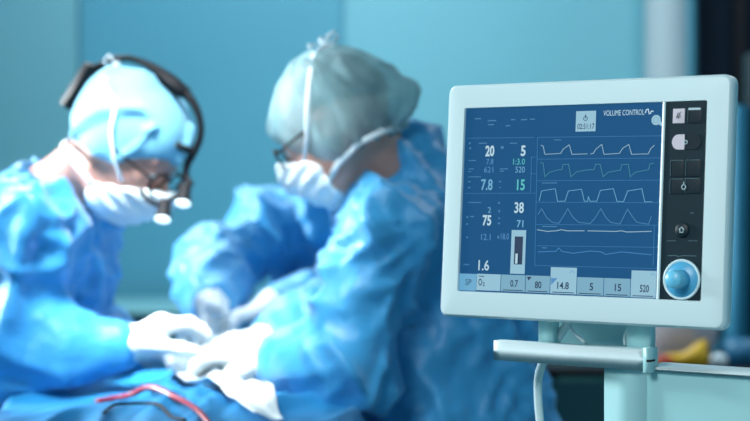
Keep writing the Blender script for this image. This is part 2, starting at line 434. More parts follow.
# casing: rounded front frame sweeping back, with the window cut in
bm = bmesh.new()
prof = [(0.009, 0.0000, 0.006), (0.0030, -0.0010, 0.009), (0.0, -0.005, 0.011), (0.0, -0.018, 0.011), (0.012, -0.034, 0.014), (0.030, -0.050, 0.012), (0.034, -0.052, 0.01)]
loops = []
for ins, z, r in prof:
    loops.append([bm.verts.new((x, y, z)) for x, y in rrect(BL+ins, BB+ins, BR-ins, BT-ins, max(r, 0.006))])
n = len(loops[0])
for a, b in zip(loops, loops[1:]):
    for k in range(n): bm.faces.new((a[k], a[(k+1) % n], b[(k+1) % n], b[k]))
bm.faces.new(loops[-1])
# front face as ring around window
wx0, wx1, wy0, wy1 = -SW, PR, -SH-0.0005, SH+0.0005
inner = [bm.verts.new((x, y, 0.0)) for x, y in rrect(wx0, wy0, wx1, wy1, 0.002)]
inner2 = [bm.verts.new((x, y, -0.004)) for x, y in rrect(wx0+0.001, wy0+0.001, wx1-0.001, wy1-0.001, 0.002)]
for k in range(n): bm.faces.new((loops[0][(k+1) % n], loops[0][k], inner[k], inner[(k+1) % n]))
for k in range(n): bm.faces.new((inner[(k+1) % n], inner[k], inner2[k], inner2[(k+1) % n]))
bm.faces.new(inner2)
cas = from_bm('casing', bm, M['casing'], mon, False, True)
cas.data.polygons.foreach_set('use_smooth', [True]*len(cas.data.polygons))
md = cas.modifiers.new('es', 'EDGE_SPLIT'); md.split_angle = math.radians(40)
def lbox(name, u0, v0_, u1, v1_, z0, z1, m, parent=None, bevel=0.0):
    return box(name, (u0, v0_, z0), (u1, v1_, z1), m, parent or mon, bevel, 2, None, False) if (parent or mon) is mon else lchild(name, u0, v0_, u1, v1_, z0, z1, m, parent, bevel)
def lchild(name, u0, v0_, u1, v1_, z0, z1, m, parent, bevel=0):
    o = box(name, (u0, v0_, z0), (u1, v1_, z1), m, parent, bevel, 2, None, False)
    o.location = Vector(o.location)-Vector(parent.location); return o
scr = lbox('screen', -SW+0.001, -SH, SW, SH, -0.0055, -0.0025, M['scr'])
lbox('divider_strip', SW, -SH, PL-0.0035, SH, -0.006, -0.0002, M['casing'], bevel=0.0008)
pan = lbox('control_panel', PL-0.0035, -SH, PR-0.0005, SH, -0.0055, -0.0012, M['panel'])
SZ = -0.0025
# --- drawings on the screen
def onto(name, bm, m, parent, zoff):
    """bm in monitor-face coordinates, hung under parent (a child of the monitor)"""
    o = from_bm(name, bm, m, parent, False, False); o.location = Vector(o.location)-Vector(parent.location); return o
def rect_bm(bm, u0, v0_, u1, v1_, z, t=0.0003): box_bm(bm, (min(u0, u1), min(v0_, v1_), z), (max(u0, u1), max(v0_, v1_), z+t))
def quad_px(bm, x0, y0, x1, y1, z, t=0.0003):
    a = S(x0, (y0+y1)/2)[0]; b = S(x1, (y0+y1)/2)[0]; c = S((x0+x1)/2, y0)[1]; d = S((x0+x1)/2, y1)[1]
    rect_bm(bm, a, d, b, c, z, t)
def poly_line(bm, pts, wd, z, t=0.0003):
    """flat stroke through face points"""
    pts = [np.array(p) for p in pts]
    for i in range(len(pts)-1):
        a, b = pts[i], pts[i+1]; d = b-a; L = np.linalg.norm(d)
        if L < 1e-7: continue
        d = d/L; s = np.array([-d[1], d[0]])*wd/2; a2 = a-d*wd*0.35; b2 = b+d*wd*0.35
        vs = [bm.verts.new((*q, zz)) for zz in (z, z+t) for q in (a2-s, b2-s, b2+s, a2+s)]
        for f in ((3, 2, 1, 0), (4, 5, 6, 7), (0, 1, 5, 4), (1, 2, 6, 5), (2, 3, 7, 6), (3, 0, 4, 7)): bm.faces.new([vs[k] for k in f])
def text(name, s, x0, y0, x1, y1, m, parent, z=SZ+0.0006, bold=0.0):
    """write s inside the box read at pixels x0..x1, y0..y1"""
    cu = bpy.data.curves.new('t', 'FONT'); cu.body = s; cu.size = 1; cu.extrude = 0.0; cu.offset = bold; cu.resolution_u = 3
    to = bpy.data.objects.new('t', cu); C.objects.link(to)
    dg = bpy.context.evaluated_depsgraph_get(); me = bpy.data.meshes.new_from_object(to.evaluated_get(dg))
    bpy.data.objects.remove(to)
    n_ = len(me.vertices); co = np.empty(n_*3); me.vertices.foreach_get('co', co); co = co.reshape(-1, 3)
    lo, hi = co.min(0), co.max(0)
    uc = [S(x0, (y0+y1)/2), S(x1, (y0+y1)/2), S((x0+x1)/2, y1), S((x0+x1)/2, y0)]
    u0, u1, vb, vt = uc[0][0], uc[1][0], uc[2][1], uc[3][1]
    if hi[0]-lo[0] < 0.35 and len(s) == 1 and s == '1': pass
    co[:, 0] = u0+(co[:, 0]-lo[0])/(hi[0]-lo[0])*(u1-u0); co[:, 1] = vb+(co[:, 1]-lo[1])/(hi[1]-lo[1])*(vt-vb); co[:, 2] = z
    me.vertices.foreach_set('co', co.ravel()); me.update()
    o = link(name, me, m, parent, False, False); center(o); o.location = Vector(o.location)-Vector(parent.location)
    bpy.data.curves.remove(cu)
    return o
T = lambda s, x0, y0, x1, y1, k, b=0.0: text('readout', s, x0, y0, x1, y1, M[k], scr, bold=b)
T('20', 484.6, 145.3, 493.5, 156.3, 't_white', 0.03); T('5', 520, 145.3, 524.8, 156, 't_white', 0.03)
T('7.8', 485.6, 158.8, 492.6, 164.2, 't_blue'); T('1:3.0', 512.4, 158.5, 524, 164.4, 't_green')
T('621', 483.3, 166.6, 492.4, 172.4, 't_blue'); T('520', 514.6, 166.4, 524, 172.4, 't_lblue')
T('7.8', 480.3, 179, 491.8, 190.2, 't_lblue', 0.02); T('15', 516.2, 179.3, 524, 190.2, 't_green', 0.02)
T('2', 487, 207, 490.2, 212.6, 't_lblue'); T('75', 481.8, 215, 490.4, 225.6, 't_white', 0.03)
T('38', 513.6, 202, 523, 213, 't_white', 0.02); T('71', 516, 220, 522.6, 227.3, 't_lblue', 0.02)
T('12.1', 480.4, 233.8, 489.6, 240, 't_blue'); T('18.0', 500, 233.4, 508, 239.4, 't_blue')
T('1.6', 477.6, 260, 488.2, 270.4, 't_white', 0.01)
T('VOLUME CONTROL', 602.7, 109.7, 643.5, 115.2, 't_white')
# small faint captions in the left columns (unreadable dashes in the photo)
bm = bmesh.new()
for x0, y0, x1, y1 in ((478, 142.6, 486, 143.4), (509, 142.6, 516, 143.4), (468, 142, 469.6, 144), (468.5, 147, 470, 149), (500, 146, 502.5, 148.5),
                       (499, 168.4, 507, 169.2), (499, 170.6, 503, 171.4), (467.5, 160, 475, 160.8), (467.5, 168.4, 473, 169.2), (467, 171, 470, 171.8),
                       (467, 176.4, 480, 177), (467, 181, 469.5, 182), (467, 187, 469.5, 188), (498, 181, 500, 182), (498, 187, 500, 187.8),
                       (467, 202, 480, 202.7), (465.6, 216, 467, 218), (469, 216, 473, 216.9), (465.4, 223, 466.8, 225), (465.4, 236.5, 467, 238), (497, 202, 499, 203.6),
                       (497.5, 210, 499, 212), (497.5, 217.5, 499, 219), (497, 222.5, 499, 224), (496.5, 235.5, 498, 238.5), (462.5, 264, 468, 264.9),
                       (474, 118, 480, 119), (487, 120, 495, 121), (487, 124, 493, 125), (510, 119, 514, 120), (520, 119, 526, 120), (529, 118.5, 534, 119.4), (505, 125, 509, 126),
                       (553, 139.4, 560, 140.1), (541, 182.4, 556, 183.2), (541, 226.0, 556, 226.8), (541, 247.4, 546, 248.2)):
    bm = bmesh.new(); quad_px(bm, x0, y0, x1, y1, SZ+0.0001); onto('caption_mark', bm, M['t_tblue'], scr, 0)
# frame lines
bm = bmesh.new()
def hl(x0, ya, x1, yb, w_=0.00045): poly_line(bm, [S(x0, ya), S(x1, yb)], w_, SZ+0.0001)
hl(466, 138.0, 533, 137.3); hl(463.5, 193.3, 534.5, 193.0); hl(536.5, 137.2, 661.5, 135.6); hl(536.5, 159.0, 660.5, 157.8); hl(536, 180.6, 659.8, 180.0)
hl(535.6, 202.0, 659, 202.6); hl(535, 224.4, 658, 225.2); hl(534.4, 245.6, 657.6, 247.2); hl(534, 265.4, 657, 268.6)
hl(536.6, 137.2, 533.8, 265.6); hl(530.6, 157, 529.6, 193); hl(535.8, 157, 530, 157); hl(535.2, 173.6, 529.5, 173.6); hl(661, 136, 656.6, 268)
hl(653.4, 226, 652.2, 266)
onto('grid_lines', bm, M['t_dim'], scr, 0)
def wave(name, segs, k, wd, ox, oy, sc):
    bm = bmesh.new()
    for pts in segs: poly_line(bm, [S(ox+x/sc, oy+y/sc) for x, y in pts], wd, SZ+0.0003)
    onto(name, bm, M[k], scr, 0)
wave('waveform', [[(22, 222), (32, 225), (40, 262), (110, 258), (120, 240), (148, 220), (160, 262), (228, 260)], [(242, 260), (255, 258), (265, 240), (292, 218), (302, 262), (370, 258), (385, 235), (412, 218), (424, 262), (498, 260), (508, 238), (525, 222)]], 't_trace', 0.0006, 535, 95, 4.43)
wave('waveform', [[(20, 300), (32, 300), (40, 362), (60, 342), (100, 331), (115, 330), (120, 308), (145, 306), (155, 362), (180, 340), (230, 331), (258, 330), (265, 306), (285, 306), (298, 362), (320, 342), (375, 332), (380, 308), (410, 306), (418, 362), (440, 342), (500, 330), (505, 305), (522, 302)]], 't_teal', 0.0008, 535, 95, 4.43)
wave('waveform', [[(12, 72), (20, 38), (68, 30), (76, 74), (102, 74), (114, 38), (160, 32), (170, 74), (182, 74), (184, 58), (190, 74), (214, 74), (226, 36), (272, 30), (285, 75), (308, 75), (322, 38), (372, 30), (382, 76), (408, 76)]], 't_lblue', 0.0007, 535, 180, 3.508)
wave('waveform', [[(8, 120), (20, 100), (38, 132), (58, 148), (80, 152), (95, 130), (112, 100), (130, 130), (150, 148), (190, 153), (210, 130), (228, 100), (245, 130), (262, 148), (295, 154), (310, 125), (322, 102), (340, 130), (355, 148), (395, 155), (405, 128)]], 't_tblue', 0.0008, 535, 180, 3.508)
wave('waveform', [[(5, 174), (40, 180), (70, 178), (90, 174), (110, 178), (170, 178)], [(182, 178), (280, 180), (300, 178), (320, 182), (405, 180)]], 't_trace', 0.0008, 535, 180, 3.508)
wave('waveform', [[(8, 252), (70, 250), (80, 238), (92, 250), (130, 257), (190, 249), (230, 252), (245, 261), (300, 252), (405, 262)]], 't_dim', 0.0010, 535, 180, 3.508)
wave('title_squiggle', [[(485, 78), (490, 64), (498, 62), (502, 82), (508, 80), (512, 70), (520, 72)]], 't_white', 0.0012, 535, 95, 4.43)
# timer box
bm = bmesh.new(); quad_px(bm, 575, 110.8, 594.8, 131.2, SZ+0.0001); tb = onto('timer_box', bm, M['t_bar2'], scr, 0)
text('timer_digits', '02:51:17', 576.6, 123.4, 593.6, 128.9, M['t_dark'], scr, z=SZ+0.0007, bold=0.01)
def ring_bm(bm, c, r0, r1, z, n=20, t=0.0003, sx=1):
    for k in range(n):
        a, b = 2*math.pi*k/n, 2*math.pi*(k+1)/n
        q = [(c[0]+sx*r*math.cos(x), c[1]+r*math.sin(x)) for r, x in ((r0, a), (r1, a), (r1, b), (r0, b))]
        lo = [bm.verts.new((*p, z)) for p in q]; hi = [bm.verts.new((*p, z+t)) for p in q]
        bm.faces.new(hi)
        for i in range(4): bm.faces.new((lo[i], lo[(i+1) % 4], hi[(i+1) % 4], hi[i]))
def disc_bm(bm, c, r, z, n=28, t=0.0004):
    lo = [bm.verts.new((c[0]+r*math.cos(2*math.pi*k/n), c[1]+r*math.sin(2*math.pi*k/n), z)) for k in range(n)]
    hi = [bm.verts.new((v.co.x, v.co.y, z+t)) for v in lo]
    bm.faces.new(hi); bm.faces.new(lo[::-1])
    for k in range(n): bm.faces.new((lo[k], lo[(k+1) % n], hi[(k+1) % n], hi[k]))
bm = bmesh.new(); c = S(584.7, 118.4); ring_bm(bm, c, 0.0022, 0.0029, SZ+0.0005); poly_line(bm, [c, (c[0], c[1]+0.0020)], 0.0006, SZ+0.0005)
poly_line(bm, [(c[0], c[1]+0.0030), (c[0], c[1]+0.0044)], 0.0012, SZ+0.0005); onto('timer_icon', bm, M['t_dark'], scr, 0)
bm = bmesh.new(); c = S(655.3, 119.8); disc_bm(bm, c, 0.0060, SZ+0.0003); poly_line(bm, [S(657, 121.5), S(661.5, 124.4)], 0.0040, SZ+0.0003); onto('search_icon', bm, M['t_bar2'], scr, 0)
bm = bmesh.new(); ring_bm(bm, c, 0.0030, 0.0036, SZ+0.0008); onto('search_icon_ring', bm, M['t_bar'], scr, 0)
# gauge
bm = bmesh.new(); quad_px(bm, 510, 230, 524.4, 273.8, SZ+0.0002); onto('gauge_box', bm, M['t_bar2'], scr, 0)
bm = bmesh.new(); quad_px(bm, 513.6, 236.4, 521.8, 264.4, SZ+0.0006); onto('gauge_scale', bm, M['t_dark'], scr, 0)
bm = bmesh.new(); quad_px(bm, 514.8, 253.6, 516.9, 263.6, SZ+0.0010); onto('gauge_bar', bm, M['t_white'], scr, 0)
# soft key strip
divs = [475.5, 500, 524.7, 549.4, 576, 603, 629.8, 655.6]
ytop = lambda x: 273.6+(x-475)*0.0335
ybot = lambda x: 291.3+(x-475)*0.0450
for i in range(7):
    bm = bmesh.new(); x0, x1 = divs[i]+0.4, divs[i+1]-0.3
    a, b, c_, d_ = S(x0, ytop(x0)), S(x1, ytop(x1)), S(x1, ybot(x1)-1.4), S(x0, ybot(x0)-1.4)
    vmin = max(min(c_[1], d_[1]), -SH+0.001); rect_bm(bm, a[0], vmin, b[0], (a[1]+b[1])/2, SZ+0.0001)
    onto('soft_key', bm, M['t_bar2'] if i in (0, 3, 6) else M['t_bar'], scr, 0)
    if i:
        bm = bmesh.new(); rect_bm(bm, a[0]+0.003, vmin+0.0012, b[0]-0.003, vmin+0.0022, SZ+0.0005); onto('key_underline', bm, M['t_dark'], scr, 0)
bm = bmesh.new(); a = S(459.5, 273.4); b = S(474.8, 291); rect_bm(bm, -SW+0.0015, -SH+0.001, b[0], a[1], SZ+0.0001); onto('soft_key', bm, M['t_lblue'], scr, 0)
text('readout', 'SP', 464.5, 279, 470.5, 285, M['t_dark'], scr)
bm = bmesh.new(); quad_px(bm, 549.8, 267.4, 575.8, 277.2, SZ+0.0001); onto('key_tab', bm, M['t_bar2'], scr, 0)
bm = bmesh.new(); quad_px(bm, 630.6, 270.6, 655.6, 279.8, SZ+0.0001); onto('key_tab', bm, M['t_bar2'], scr, 0)
for i, x in enumerate((571.5, 652.2)):
    bm = bmesh.new(); y = 271.6+i*2.6; poly_line(bm, [S(x-2.6, y+1.2), S(x, y-1), S(x+2, y+1)], 0.0008, SZ+0.0005); onto('chevron', bm, M['t_lblue'], scr, 0)
bm = bmesh.new(); q = [S(550.2, 278), S(556.6, 278.2), S(550.2, 285)]; vs = [bm.verts.new((*p, SZ+0.0005)) for p in q]; bm.faces.new(vs); onto('corner_mark', bm, M['t_blue'], scr, 0)
bm = bmesh.new(); q = [S(526, 276.6), S(531, 276.8), S(527.5, 280.5)]; vs = [bm.verts.new((*p, SZ+0.0005)) for p in q]; bm.faces.new(vs); onto('corner_mark', bm, M['t_dark'], scr, 0)
for s, x0, y0, x1, y1 in (('0.7', 509.4, 279.9, 517.2, 286.9), ('80', 534.0, 281.2, 540.6, 288.4), ('14.8', 556.4, 281.9, 568, 289.1), ('5', 588.8, 283.0, 592.4, 290.5),
                          ('15', 614, 283.8, 620.4, 291.2), ('520', 639, 284.8, 648.2, 292.2), ('O', 477.6, 278.6, 481.2, 285.6), ('2', 481.8, 282, 483.9, 286)):
    text('readout', s, x0, y0, x1, y1, M['t_dark'], scr, bold=0.02)
bm = bmesh.new()
quad_px(bm, 478, 275.8, 483, 276.6, SZ+0.0005); onto('caption_mark', bm, M['t_dark'], scr, 0)

# --- control panel keys
PZ = -0.0012
def key(x0, y0, x1, y1, m, line=None, h=0.0012):
    a = S(x0, (y0+y1)/2)[0]; b = S(x1, (y0+y1)/2)[0]; t_ = S((x0+x1)/2, y0)[1]; d = S((x0+x1)/2, y1)[1]
    k = lbox('key', a, d, b, t_, PZ-0.0005, PZ+h, m, bevel=0.0006)
    if line:
        bm = bmesh.new(); rect_bm(bm, a+0.0006, t_-0.0007, b-0.0006, t_-0.0002, PZ+h); rect_bm(bm, a+0.0002, d+0.0006, a+0.0006, t_-0.0006, PZ+h)
        o = from_bm('key_edge', bm, M['keyline'], k, False); o.location = Vector(o.location)-Vector(k.location)
    return k
def print_on(name, bm, m, k):
    o = from_bm(name, bm, m, k, False); o.location = Vector(o.location)-Vector(k.location); return o
k1 = key(672.9, 108.7, 684.4, 123.1, M['pink'])
bm = bmesh.new(); c = S(678.6, 115.4); zt = PZ+0.0013
poly_line(bm, [(c[0]-0.0026, c[1]-0.0018), (c[0]-0.0016, c[1]-0.0008), (c[0]-0.0014, c[1]+0.0018), (c[0], c[1]+0.003), (c[0]+0.0014, c[1]+0.0018), (c[0]+0.0016, c[1]-0.0008), (c[0]+0.0026, c[1]-0.0018), (c[0]-0.0026, c[1]-0.0018)], 0.0006, zt)
poly_line(bm, [(c[0]-0.0034, c[1]-0.0034), (c[0]+0.0034, c[1]+0.0038)], 0.0005, zt); disc_bm(bm, (c[0], c[1]-0.003), 0.0008, zt)
print_on('bell_icon', bm, M['panel'], k1)
k2 = key(687.6, 108.4, 701.4, 122.9, M['key'], True)
bm = bmesh.new(); quad_px(bm, 688.6, 107.8, 700.6, 109.9, zt); print_on('key_light', bm, M['print'], k2)
def half_round(px0, px1, py, left, m):
    a = S(px0, py)[0]; b = S(px1, py)[0]; cv = S((px0+px1)/2, py)[1]; hgt = 0.0088
    bm = bmesh.new(); pts = []
    r = hgt; n = 14
    if left:
        cx = a+r*0.95; pts = [(b, cv-r), (b, cv+r)]+[(cx+r*0.95*math.cos(math.radians(90+180*k/n)), cv+r*math.sin(math.radians(90+180*k/n))) for k in range(n+1)]
    else:
        cx = b-r*0.95; pts = [(a, cv+r), (a, cv-r)]+[(cx+r*0.95*math.cos(math.radians(-90+180*k/n)), cv+r*math.sin(math.radians(-90+180*k/n))) for k in range(n+1)]
    lo = [bm.verts.new((*p, PZ-0.0005)) for p in pts]; hi = [bm.verts.new((*p, PZ+0.0012)) for p in pts]
    bm.faces.new(hi); bm.faces.new(lo[::-1])
    for k in range(len(pts)): bm.faces.new((lo[k], lo[(k+1) % len(pts)], hi[(k+1) % len(pts)], hi[k]))
    return from_bm('key', bm, m, mon, False)
h1 = half_round(671.9, 684.4, 142, True, M['pink']); half_round(686.6, 701, 141.6, False, M['key'])
bm = bmesh.new(); c = S(685.7, 142.2); ring_bm(bm, c, 0.0016, 0.0026, PZ+0.0014); print_on('ring_icon', bm, M['print'], h1)
for (x0, y0, x1, y1) in ((670.2, 160, 683.4, 176.6), (685.4, 159.6, 700.2, 176), (669.6, 178.6, 683.4, 193.8), (684.8, 178.2, 699.6, 193.2)):
    kk = key(x0, y0, x1, y1, M['key'], True)
bm = bmesh.new(); c = S(683.8, 187); ring_bm(bm, c, 0.0022, 0.0030, PZ+0.0014); poly_line(bm, [(c[0], c[1]+0.0028), (c[0], c[1]+0.0052)], 0.0010, PZ+0.0014)
print_on('timer_icon', bm, M['print'], kk)
c = S(682, 230)
hk = lathe('home_key', [(0.0088, 0), (0.0088, 0.0014), (0.0080, 0.0022), (0, 0.0020)], M['key'], mon, Matrix.Translation((c[0], c[1], PZ)), world=False)
bm = bmesh.new(); z = PZ+0.0024
poly_line(bm, [(c[0]-0.003, c[1]+0.0004), (c[0], c[1]+0.0034), (c[0]+0.003, c[1]+0.0004)], 0.0008, z)
poly_line(bm, [(c[0]-0.002, c[1]+0.0006), (c[0]-0.002, c[1]-0.0028), (c[0]+0.002, c[1]-0.0028), (c[0]+0.002, c[1]+0.0006)], 0.0007, z)
o = from_bm('home_icon', bm, M['print'], hk, False); o.location = Vector(o.location)-Vector(hk.location)
bm = bmesh.new()
poly_line(bm, [S(666.6, 240.8), S(675, 240.8)], 0.0006, PZ+0.0001); poly_line(bm, [S(688, 240.8), S(696.6, 240.8)], 0.0006, PZ+0.0001)
poly_line(bm, [S(690, 213), S(693, 213)], 0.0006, PZ+0.0001)
poly_line(bm, [S(667.6, 255.6), S(676, 255.4), S(677, 256.4), S(683, 255.6), S(695.6, 256)], 0.0007, PZ+0.0001)
o = from_bm('panel_print', bm, M['keyline'], pan, False); o.location = Vector(o.location)-Vector(pan.location)
c = S(681.8, 279.6)
kb_ = Matrix.Translation((c[0], c[1], PZ))
kn = lathe('knob_ring', [(0.0235, 0), (0.0235, 0.0022), (0.0225, 0.0030), (0.0212, 0.0030), (0.0205, 0.0020), (0.0, 0.0018)], M['knob_ring'], mon, kb_, 48, False)
d = lathe('knob_dish', [(0.0206, 0.0018), (0.0200, 0.0026), (0.0, 0.0024)], M['knob'], kn, kb_, 48, False); d.location = Vector(d.location)-Vector(kn.location)
d = lathe('knob', [(0.0112, 0.002), (0.0106, 0.012), (0.0102, 0.0225), (0.0090, 0.0245), (0.0, 0.0243)], M['knob_cap'], kn, kb_, 40, False); d.location = Vector(d.location)-Vector(kn.location)

# ------------------------------------------------------------------ ventilator stand below the monitor
axu = np.array([cy_, -sy_, 0]); axn = np.array([-sy_, -cy_, 0]); zz = np.array([0, 0, 1.0])
def SM(o_):  # frame with x along the monitor, y backward (away from its face), z up
    return Matrix(((axu[0], -axn[0], 0, o_[0]), (axu[1], -axn[1], 0, o_[1]), (0, 0, 1, o_[2]), (0, 0, 0, 1)))
so = mo.copy(); so[2] = 0
SMm = SM(so)
def stand_at(px, py, back):
    """frame coords (x along, z) of a reading on the plane 'back' metres behind the face"""
    d = np.array([(px-375)/F, 1, -(py-HOR)/F]); o_ = np.array([0, 0, CAMZ])
    t = ((so-axn*back-o_)@axn)/(d@axn); q = o_+d*t-so
    return q@axu, q[2]
vt = empty('ventilator_cart', (0, 0, 0), 'pale teal ventilator cart carrying the monitor on a post with a handle rail', 'medical cart', M=SMm)
# handle rail (plan outline extruded)
zl = stand_at(492, 340.6, 0.0); zr = stand_at(649, 345, 0.0); zb = stand_at(492, 359.8, 0.0)
zt_, zb_ = zl[1], zb[1]
xL = zl[0]; xM = stand_at(570, 342, 0.0)[0]; xR = zr[0]-0.008
plan = [(xL, 0.004), (xL+0.012, 0.0), (xM, -0.006), (xM+0.003, -0.0075), (xR-0.006, -0.005), (xR+0.003, 0.000), (xR+0.007, 0.010), (xR+0.006, 0.026), (xR-0.004, 0.032), (xM, 0.024), (xL+0.006, 0.022), (xL, 0.020)]
bm = bmesh.new(); lo = [bm.verts.new((x, y, zb_)) for x, y in plan]; hi = [bm.verts.new((x, y, zt_)) for x, y in plan]
bm.faces.new(hi); bm.faces.new(lo[::-1])
for k in range(len(plan)): bm.faces.new((lo[k], lo[(k+1) % len(plan)], hi[(k+1) % len(plan)], hi[k]))
hd = from_bm('handle_rail', bm, M['casing_white'], vt, False, False, 0.003, 3)
pa = stand_at(643.5, 350, -0.007)[0]; pb = stand_at(650.5, 350, -0.007)[0]
box('post', (pa, -0.0085, zb_-0.002), (pb, 0.010, zt_+0.003), M['stand'], vt, 0.002, 2, None, False)
box('end_slot', (pa+0.005, -0.0092, zt_-0.013), (pb+0.0003, 0.004, zt_-0.0105), M['black'], vt, 0, 2, None, False)
# bracket tabs under the monitor, tilted arm between
bt = -0.03
def tab(pxa, pxb, back, m, nm, y1=345):
    a = stand_at(pxa, 322, back)[0]; b = stand_at(pxb, 322, back)[0]
    return box(nm, (a, back-0.006, zt_-0.004), (b, back+0.014, mo[2]+BB+0.012), m, vt, 0.002, 2, None, False)
tab(541, 553.5, 0.030, M['stand'], 'bracket'); tab(629, 650, 0.030, M['stand'], 'bracket')
a = stand_at(552, 322, 0.05)[0]; b = stand_at(640, 322, 0.05)[0]
box('bracket_plate', (a, 0.058, zt_-0.004), (b, 0.066, mo[2]+BB+0.03), M['stand'], vt, 0.002, 2, None, False)
st = []
for (xa, ya), (xb, yb), (xc, yc) in (((569, 325), (574, 333), (585, 343)), ((633, 325), (625, 335), (625, 345))):
    q = [(stand_at(x, y, 0.032)[0], 0.032, stand_at(x, y, 0.032)[1]) for x, y in ((xa, ya), (xb, yb), (xc, yc))]
    tube('strut', q, 0.0022, M['cable'], vt, False)
# column
c0 = stand_at(614, 370, 0.03)[0]; c1 = stand_at(652, 370, 0.03)[0]
box('column', (c0, 0.006, 0.30), (c1+0.004, 0.075, zb_+0.001), M['stand'], vt, 0.012, 4, None, False)
# machine body to the right: its own box, seen below the monitor
pz = stand_at(700, 371, 0.03)[1]
box('machine_body', (c1-0.004, 0.010, 0.30), (c1+0.46, 0.060, pz), M['stand'], vt, 0.008, 3, None, False)
edge_hl = box('top_highlight', (c1-0.002, 0.004, pz-0.001), (c1+0.464, 0.064, pz+0.004), M['casing_white'], vt, 0.002, 2, None, False)  # highlight along the body's top, put in as a strip of whiter plastic
box('cart_base', (c0-0.02, -0.02, 0.10), (c1+0.48, 0.44, 0.30), M['casing_white'], vt, 0.02, 3, None, False)
for x in (c0+0.03, c1+0.43):
    for y in (0.03, 0.38):
        o = lathe('caster', [(0.0, -0.015), (0.04, -0.013), (0.045, 0), (0.04, 0.013), (0, 0.015)], M['black'], vt, Matrix.Translation((x, y, 0.045)) @ Matrix.Rotation(math.pi/2, 4, 'X'), world=False)
        f = tube('caster_fork', [(x, y+0.02, 0.045), (x, y+0.02, 0.105)], 0.008, M['steel'], vt, False)
# cable
def SP_(px, py, back): x, z = stand_at(px, py, back); return np.array(SMm @ Vector((x, back, z)))
cab = tube('monitor_cable', [SP_(571, 312, 0.046), SP_(569, 318, 0.046), SP_(566, 325, 0.046), SP_(559, 337, 0.046), SP_(549, 350, 0.048), SP_(542.5, 363, 0.052), SP_(538.5, 378, 0.066), SP_(538, 395, 0.066), SP_(540, 421, 0.062), SP_(546, 470, 0.05), SP_(560, 560, 0.03), SP_(585, 700, 0.02), np.array(SMm @ Vector((c0-0.03, 0.02, 0.32))), np.array(SMm @ Vector((c0-0.004, 0.03, 0.27)))],
           [0.0055]*14, M['cable'], None, res=12)
tag(cab, 'pale grey cable hanging from under the monitor past the handle rail', 'cable')

# ------------------------------------------------------------------ operating table and drapes
tb = empty('operating_table', (-0.30, 3.1, 0), 'operating table hidden under the blue surgical drape', 'operating table')
box('table_top', (-0.56, 2.35, 0.90), (-0.06, 3.64, 0.955), M['black'], tb, bevel=0.01)
box('pedestal', (-0.42, 2.9, 0.08), (-0.20, 3.3, 0.90), M['steel'], tb, bevel=0.02)
box('table_base', (-0.52, 2.6, 0), (-0.10, 3.6, 0.08), M['steel'], tb, bevel=0.02)
# drape: top heightfield falling over the sides
nx, ny = 150, 200
X0, X1, Y0, Y1 = -0.60, -0.03, 2.30, 3.68
def top_z(x, y):
    xx = (x+0.30)/0.25
    z = 0.990+0.046*np.exp(-xx**2*0.35)+0.010*np.exp(-((y-2.9)/0.3)**2)-0.055*np.clip((2.78-y)/0.45, 0, 1)**1.5
    return z
s_ = np.linspace(-0.28, 1.28, nx); t_ = np.linspace(-0.12, 1.12, ny)
Sg, Tg = np.meshgrid(s_, t_, indexing='ij')
Xc = X0+np.clip(Sg, 0, 1)*(X1-X0); Yc = Y0+np.clip(Tg, 0, 1)*(Y1-Y0)
over = np.maximum(np.maximum(-Sg, Sg-1)*(X1-X0)/1.0, 0)*1.9+np.maximum(np.maximum(-Tg, Tg-1)*(Y1-Y0), 0)*1.2
Z = top_z(Xc, Yc)
q = np.stack([Sg.ravel()*0.62, Tg.ravel()*1.7, np.zeros(Sg.size)], 1)
fo = folds(q, 9.0, (0.25, 1, 0), 4.2).reshape(Sg.shape)
Z = Z+0.012*fo*(over < 0.01)+0.010*fo-over
side = np.where(Sg < 0, -1, np.where(Sg > 1, 1, 0)); sideY = np.where(Tg < 0, -1, np.where(Tg > 1, 1, 0))
Xc = Xc+side*np.clip(over, 0, 0.02)*0.7+side*0.010*np.sin(Tg*60)*np.clip(over/0.3, 0, 1)
Yc = Yc+sideY*np.clip(over, 0, 0.02)*0.7
V = np.stack([Xc.ravel(), Yc.ravel(), Z.ravel()], 1)
ii = np.arange(nx*ny).reshape(nx, ny); Q = np.stack([ii[:-1, :-1].ravel(), ii[1:, :-1].ravel(), ii[1:, 1:].ravel(), ii[:-1, 1:].ravel()], 1)
dro = link('surgical_drape', np_mesh('surgical_drape', V, Q), M['drape']); center(dro)
md = dro.modifiers.new('th', 'SOLIDIFY'); md.thickness = 0.002
tag(dro, 'rumpled blue sterile drape spread over the operating table', 'drape')
def surf(x, y):
    d = (V[:, 0]-x)**2+(V[:, 1]-y)**2; return V[np.argsort(d)[:6], 2].max()

